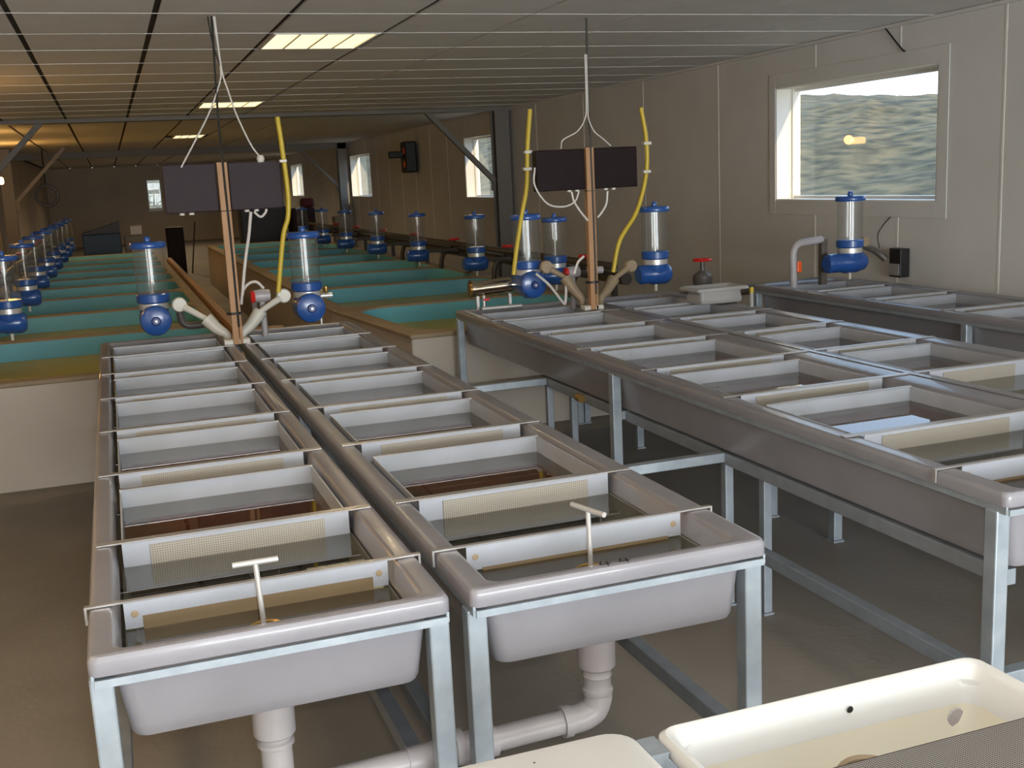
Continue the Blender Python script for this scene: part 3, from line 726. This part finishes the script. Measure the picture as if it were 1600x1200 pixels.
h2 = cable([(2.435, 2.08), (2.408, 1.857), (2.393, 1.631), (2.357, 1.481), (2.305, 1.24), (2.28, 1.10)], .0135, 'yellow', 'yellow hose hanging left of the dark brown panels', 'hose', 'yellow_hose', gh, 10, 6.34)
h3 = cable([(3.102, 2.063), (3.133, 1.869), (3.125, 1.66), (3.055, 1.441), (2.935, 1.27), (2.883, 1.08)], .0135, 'yellow', 'yellow hose curving down right of the dark brown panels', 'hose', 'yellow_hose', gh, 10, 6.2)
for h, pts in ((h2, ((2.405, 1.83), (2.393, 1.73))), (h3, ((3.130, 1.85), (3.122, 1.68)))):
    for (xx, zz) in pts:
        yy = 6.34 if h is h2 else 6.2
        obj('hose_clip', bx(xx-.02, xx+.03, yy-.018, yy+.018, zz-.009, zz+.009, bev=.003), 'whitep', h)
obj('hose_clip', bx(.895, .935, 6.13, 6.17, 1.825, 1.84, bev=.003), 'whitep', h1)

# feeder arms: disc, tapering arm, clamp on the post
def arm(pd, pa, pc, label, m):
    t = thing('feeder_bracket', pc, label, 'bracket', 'feeder brackets on the posts')
    pd, pa, pc = Vector(pd), Vector(pa), Vector(pc)
    d = (pa-pd).normalized()
    obj('disc', lt(pd, [(0, -.02), (.036, -.018), (.042, -.008), (.042, .012), (.034, .02), (0, .022)], axis='Y', seg=20), m, t, smooth=True)
    obj('arm', cyl(B(), pd+d*.03, pa, .020, .015, seg=12), m, t, smooth=True)
    bm = B(); tube(bm, [pa-d*.01, (pa+pc)/2+Vector((0, 0, .01)), pc+Vector((0, 0, .04)), pc], (.040, .016), seg=10, sub=4)
    obj('elbow_clamp', bm, m, t, smooth=True)
arm((.315, 6.42, 1.075), (.455, 6.36, .985), (.548, 6.33, .855), 'white bracket reaching left from the first post', 'whitep')
arm((.895, 6.42, 1.078), (.74, 6.36, 1.00), (.640, 6.33, .855), 'white bracket reaching right from the first post', 'whitep')
arm((2.545, 6.46, 1.12), (2.66, 6.42, 1.045), (2.735, 6.36, .87), 'beige bracket reaching left from the second post', 'rim')
arm((3.13, 6.46, 1.085), (2.98, 6.42, 1.01), (2.868, 6.36, .87), 'beige bracket reaching right from the second post', 'rim')
# inlet pipes with valves behind each post
def valve(c, label, m='red'):
    x, y, z = c
    t = thing('inlet_valve', (x, y, z-.2), label, 'valve', 'red handled inlet valves')
    obj('valve_body', lt((x+.03, y, z), [(0, -.05), (.034, -.045), (.040, 0), (.034, .045), (0, .05)], axis='X', seg=18), 'pipe', t, smooth=True)
    obj('valve_handle', lt((x-.025, y-.03, z), [(0, -.012), (.030, -.012), (.036, 0), (.030, .012), (0, .012)], axis='X', seg=12), m, t, smooth=True)
    obj('riser', cy((x+.03, y, z-.235), (x+.03, y, z), .018, seg=14), 'pipe', t, smooth=True)
    return t
valve((.745, 6.45, 1.085), 'red handled inlet valve right of the first wooden post')
valve((2.715, 6.52, 1.07), 'red handled inlet valve behind the second wooden post')
t = thing('inlet_manifold', (2.28, 6.86, .85), 'polished steel cylinder on short legs at the far end of the third trough', 'cylinder')
obj('steel_cylinder', cy((2.15, 6.74, .99), (2.40, 6.74, 1.00), .050, seg=24), 'chrome', t, smooth=True)
obj('end_flange', cy((2.125, 6.74, .99), (2.15, 6.74, .99), .060, seg=24), 'chrome', t, smooth=True)
obj('end_window', cy((2.118, 6.74, .99), (2.126, 6.74, .99), .036, seg=20), 'brass', t, smooth=True)
for x in (2.17, 2.39): obj('cylinder_leg', bx(x-.009, x+.009, 6.73, 6.75, .8535, .945), 'steel', t)
obj('drain_cock', cy((2.20, 6.70, .86), (2.20, 6.70, .95), .010, seg=10), 'steel', t, smooth=True)
obj('red_lever', bx(2.195, 2.235, 6.685, 6.70, .915, .93, bev=.002), 'red', t)
obj('base_tube', cy((2.17, 6.66, .868), (2.44, 6.66, .868), .013, seg=12), 'steel', t, smooth=True)
t = thing('brass_tap', (1.165, 6.52, .85), 'small brass and steel tap right of the second blue feeder', 'tap')
obj('stem', cy((1.152, 6.72, .856), (1.152, 6.72, 1.06), .009, seg=10), 'steel', t, smooth=True)
obj('tap_body', cy((1.145, 6.72, 1.03), (1.23, 6.72, 1.03), .017, seg=14), 'steel', t, smooth=True)
for x in (1.165, 1.195): obj('brass_cap', lt((x, 6.72, 0), [(.010, 1.045), (.014, 1.06), (.013, 1.085), (0, 1.09)], seg=14), 'brass', t, smooth=True)
obj('red_lever', bx(1.13, 1.16, 6.695, 6.71, .945, .965, bev=.002), 'red', t)
t = thing('inlet_elbow', (.45, 6.85, .7), 'dark grey elbow pipe behind the leftmost trough', 'pipe')
obj('elbow_pipe', tb([(.335, 6.86, 1.02), (.338, 6.86, .95), (.36, 6.86, .91), (.42, 6.86, .90), (.54, 6.86, .915)], .022, seg=14), 'pipedark', t, smooth=True)
obj('pipe_collar', cy((.334, 6.86, .99), (.335, 6.86, 1.03), .027, seg=14), 'pipedark', t, smooth=True)
obj('drop_pipe', cy((.54, 6.86, 0), (.54, 6.86, .915), .022, seg=14), 'pipedark', t, smooth=True)
obj('valve_link', cy((3.0, 6.62, 1.06), (2.9, 6.62, 1.065), .024, seg=14), 'pipe', thing('connector_pipe', (2.95, 6.62, .85), 'grey connector pipe between the second post and its right feeder', 'pipe'), smooth=True)
cpn = bpy.data.objects['connector_pipe']
obj('link_leg', cy((2.955, 6.62, .855), (2.955, 6.62, 1.05), .008, seg=10), 'steel', cpn, smooth=True)

# things around the rightmost trough
t = thing('elbow_outlet', (4.30, 6.6, .85), 'grey bent pipe with an orange lever at the far end of the rightmost trough', 'pipe')
obj('bent_pipe', tb([(4.335, 6.42, .855), (4.33, 6.42, 1.02), (4.335, 6.42, 1.10), (4.37, 6.42, 1.145), (4.45, 6.42, 1.155), (4.56, 6.42, 1.165)], .025, seg=14), 'pipe', t, smooth=True)
obj('orange_lever', bx(4.350, 4.385, 6.395, 6.425, .955, 1.03, bev=.006), 'orange', t)
obj('upright', bx(4.545, 4.59, 6.40, 6.44, .855, 1.17), 'pipedark', t)
t = thing('wall_box', (5.18, 6.42, .86), 'dark switch box fixed to the wall beside the rightmost feeder', 'box')
obj('box_body', bx(5.135, 5.215, 6.32, 6.44, .865, 1.065, bev=.005), 'black', t)
obj('cover_plate', bx(5.128, 5.135, 6.33, 6.43, .88, .96), 'traylip', t)
t = thing('holding_bracket', (5.1, 6.47, 1.0), 'dull brown arm reaching from the wall box to the feeder', 'bracket')
obj('arm_tube', tb([(5.12, 6.46, .99), (5.05, 6.48, 1.05), (4.93, 6.44, 1.09), (4.84, 6.36, 1.12)], (.026, .018), seg=12, sub=4), 'pipedark', t, smooth=True)
obj('arm_disc', lt((4.85, 6.34, 1.135), [(0, -.015), (.034, -.012), (.034, .012), (0, .015)], axis='Y', seg=18), 'rim', t, smooth=True)
tag(obj('thin_cable', tb([(5.205, 6.518, 1.28), (5.19, 6.58, 1.22), (5.16, 6.60, 1.15), (5.16, 6.58, 1.06)], .004), 'black', smooth=True), 'thin dark cable hanging below the large window', 'cable')
tag(obj('ceiling_cable', tb([(5.205, 6.62, H-.01), (5.19, 6.54, 2.53), (5.20, 6.43, 2.42), (5.208, 6.40, 2.397)], .006), 'black', smooth=True), 'short black cable from ceiling to the top of the large window', 'cable')
t = thing('handwheel_valve', (4.06, 7.3, 0), 'red handwheel on a rusty valve behind the milky plastic box', 'valve')
obj('pipe_stub', cy((4.13, 7.3, 0), (4.13, 7.3, .82), .045, seg=16), 'rail', t, smooth=True)
obj('valve_body', lt((4.13, 7.3, 0), [(.05, .80), (.072, .83), (.072, .89), (.045, .915), (.02, .93), (.015, 1.0), (0, 1.0)], seg=20), 'pipedark', t, smooth=True)
bm = B()
lathe(bm, (4.13, 7.3, 1.005), [(.058, -.008), (.072, -.006), (.076, .004), (.070, .012), (.058, .010), (.058, -.008)], seg=24)
box(bm, 4.065, 4.195, 7.294, 7.306, 1.0, 1.012); box(bm, 4.124, 4.136, 7.235, 7.365, 1.0, 1.012)
obj('handwheel', bm, 'red', t, smooth=True)
t = thing('plastic_box', (3.49, 6.02, .86), 'milky plastic box standing on the far end of the fourth trough', 'box')
obj('box_walls', tub(3.305, 3.665, 5.90, 6.14, 3.335, 3.635, 5.93, 6.11, .962, .874, .860, inset=.035, lip=.02, r=.02), 'milky', t, smooth=True)
t = thing('yellow_cap_bottle', (3.58, 5.75, .85), 'small clear tube with a yellow cap beside the milky plastic box', 'bottle')
obj('bottle_body', cy((3.555, 5.70, .8555), (3.555, 5.70, .94), .012, seg=12), 'milky', t, smooth=True)
obj('bottle_cap', cy((3.555, 5.70, .94), (3.555, 5.70, .975), .013, seg=12), 'yellow', t, smooth=True)

# dark pipe run behind the wide troughs
t = thing('supply_pipe', (3.4, 7.0, 0), 'dark supply pipe behind the far ends of the wide troughs', 'pipe')
obj('long_pipe', cy((3.70, 6.86, .80), (4.9, 6.86, .82), .035, seg=14), 'rail', t, smooth=True)
for x in (3.8, 4.8): obj('pipe_foot', bx(x-.02, x+.02, 6.84, 6.88, 0, .80), 'rail', t)

# ------------------------------------------------------------------ sinks in the foreground
SZ = .75
t = thing('white_sink', (1.15, 1.2, 0), 'empty white sink in the near right corner with yellowed inside', 'sink')
sx0, sx1, sy0, sy1 = .785, 1.478, .86, 1.590
L = []
r = .035
def rr(i, z, rad=r): return rrect(sx0+i, sx1-i, sy0+i, sy1-i, rad, z, 5)
L = [rr(.06, .50, .05), rr(.04, .53, .05), rr(.03, SZ-.03), rr(.004, SZ-.03, .03), rr(0, SZ-.02, .03), rr(.002, SZ-.008, .03), rr(.010, SZ, .03), rr(.020, SZ-.002, .03), rr(.028, SZ-.012, .03), rr(.036, SZ-.075, .035)]
obj('basin', skin(B(), L, True, False), 'sink', t, smooth=True)
L = [rr(.0362, SZ-.075, .035), rr(.055, SZ-.17, .04), rr(.075, SZ-.19, .05)]
obj('basin_bottom', skin(B(), L, False, True), 'sinkin', t, smooth=True)
obj('drain_ring', lt((1.085, 1.385, 0), [(.045, SZ-.188), (.055, SZ-.188), (.055, SZ-.05), (.050, SZ-.045), (.045, SZ-.05), (.045, SZ-.188)], seg=28), 'rim', t, smooth=True)
obj('spot', lt((1.17, 1.555, SZ-.035), [(0, -.002), (.006, -.0015), (.007, 0)], axis='Y', seg=8), 'black', t)
for x in (sx0+.08, sx1-.08):
    for y in (sy0+.08, sy1-.08): obj('sink_leg', bx(x-.018, x+.018, y-.018, y+.018, 0, .515), 'galv', t)
obj('stain', lt((1.405, 1.549, SZ-.10), [(0, -.004), (.018, -.003), (.020, 0)], axis='Y', seg=12), 'pipe', t)
t = thing('perforated_plate', (1.2, 1.15, SZ), 'dark perforated metal plate lying across the white sink', 'plate')
z0 = SZ+.001
o = obj('plate_sheet', bx(.70, 1.53, .90, 1.345, z0, z0+.003), 'perfbig', t)
obj('folded_edge', bx(.70, 1.53, 1.345, 1.347, z0-.008, z0+.003), 'boxgrey', t)
t = thing('fish_tray', (.45, 1.4, SZ), 'flat white speckled fish tray with rounded corner at the bottom edge', 'tray')
obj('tray_top', skin(B(), [rrect(.06, .742, 1.03, 1.607, .045, SZ-.045, 6), rrect(.055, .747, 1.025, 1.612, .05, SZ-.010, 6), rrect(.058, .744, 1.028, 1.609, .05, SZ-.003, 6), rrect(.066, .736, 1.036, 1.601, .05, SZ, 6)]), 'sink', t, smooth=True)
for k in range(16):
    x, y = random.uniform(.40, .72), random.uniform(1.38, 1.58)
    obj('speck', lt((x, y, SZ+.0002), [(0, .0006), (random.uniform(.0015, .004), .0)], seg=6), 'black', t)
for x in (.10, .70):
    for y in (1.07, 1.56): obj('stand_leg', bx(x-.02, x+.02, y-.02, y+.02, 0, SZ-.045), 'galv', t)
t = thing('angle_bracket', (.765, 1.56, 0), 'galvanised angle upright between the white tray and the sink', 'bracket')
bm = B(); box(bm, .750, .782, 1.520, 1.524, 0, SZ-.012); box(bm, .750, .754, 1.524, 1.575, 0, SZ-.012)
obj('angle', bm, 'galv', t)
obj('cap_plate', bx(.750, .783, 1.518, 1.577, SZ-.012, SZ-.009), 'galv', t)

# ------------------------------------------------------------------ far end clutter
t = thing('blue_bin', (-.15, 24, 0), 'large dark blue bin with raised lid at the far left', 'bin')
obj('bin_body', bx(-.55, .17, 23.6, 24.2, .0, .93, bev=.02), 'bin', t)
bm = B(); vs = [bm.verts.new(v) for v in ((-.55, 23.6, .95), (.17, 23.6, 1.16), (.17, 24.2, 1.16), (-.55, 24.2, .95), (-.55, 23.6, .935), (.17, 23.6, .935), (.17, 24.2, .935), (-.55, 24.2, .935))]
for f_ in ((0, 1, 2, 3), (7, 6, 5, 4), (0, 4, 5, 1), (1, 5, 6, 2), (2, 6, 7, 3), (3, 7, 4, 0)): bm.faces.new([vs[i] for i in f_])
obj('bin_lid', bm, 'black', t)
def simple(name, a, m, label, cat, bev=.02):
    c = ((a[0]+a[1])/2, (a[2]+a[3])/2, a[4]); return tag(obj(name, bx(*a, bev=bev), m, at=c), label, cat)
simple('grey_crate', (.24, .62, 23.8, 24.2, 0, .86), 'grey', 'pale grey crate between the blue bin and the dark cupboard', 'crate')
tag(simple('white_bucket', (.36, .60, 23.9, 24.1, .862, 1.05), 'whitep', 'white bucket on top of the pale grey crate', 'bucket'))
simple('dark_cupboard', (1.06, 1.40, 23.8, 24.2, 0, .97), 'box', 'narrow dark cupboard against the far end', 'cupboard')
tag(obj('leaning_stick', tb([(1.50, 23.9, .0), (1.66, 24.1, 1.05)], .015, sub=1), 'rail'), 'dark stick leaning beside the dark cupboard', 'stick')
simple('black_cabinet', (2.60, 3.55, 24.0, 24.6, 0, 1.28), 'black', 'black cabinet at the far end under the plum panel', 'cabinet')
simple('machine_housing', (3.62, 4.10, 23.6, 24.4, 0, 1.22), 'boxgrey', 'dark machine housing left of the far column', 'machine')
simple('red_cloth', (3.86, 4.14, 23.8, 24.1, 1.222, 1.42), 'maroon', 'dark red bundle on the machine housing', 'cloth', .05)
simple('grey_drum', (4.25, 4.65, 22.2, 22.6, 0, 1.05), 'grey', 'grey drum near the far column', 'drum')
t = thing('hose_reel', (-1.05, 22.95, 1.5), 'black hose coil hanging at the far left', 'hose')
obj('coil', lt((-1.07, 23, 1.73), [(.17, -.03), (.21, -.03), (.22, 0), (.21, .03), (.17, .03), (.16, 0), (.17, -.03)], axis='Y', seg=30), 'black', t, smooth=True)
obj('hook_rod', cy((-1.07, 23.0, 1.9), (-1.07, 23.0, H-.01), .012, seg=8), 'black', t)
t = thing('wall_heater', (5.0, 19.3, 1.8), 'black fan heater with orange grilles on the right wall', 'heater')
obj('heater_body', bx(4.98, 5.18, 19.1, 19.5, 1.82, 2.36, bev=.03), 'black', t)
obj('heater_arm', bx(4.72, 4.98, 19.25, 19.35, 2.08, 2.20, bev=.02), 'black', t)
for z in (1.97, 2.20): obj('orange_grille', cy((4.965, 19.22, z), (4.98, 19.22, z), .055, seg=16), 'orange', t, smooth=True)
for y, p, lab in ((20.0, 14, 'glowing warm lamp at the left edge of the picture'), (9.5, 10, 'added warm lamp out of view past the left edge, nearer'), (16.5, 8, 'added warm lamp out of view past the left edge, farther')):  # the two out-of-view lamps are added to warm the tanks and ceiling
    t = thing('warm_lamp', (-1.7, y, 1.9), lab, 'lamp', 'warm lamps of the left wall')
    obj('lamp_housing', bx(-1.85, -1.74, y-.15, y+.15, 1.92, 2.08, bev=.01), 'column', t)
    obj('lamp_glass', bx(-1.74, -1.56, y-.12, y+.12, 1.94, 2.06, bev=.03), 'lamphot', t)
    wlp = bpy.data.lights.new('warm_lamp_light', 'POINT'); wlp.energy = p; wlp.color = (1, .50, .14); wlp.shadow_soft_size = .08
    wo_ = bpy.data.objects.new('warm_lamp_light', wlp); COL.objects.link(wo_); wo_.location = (-1.46, y, 2.02)
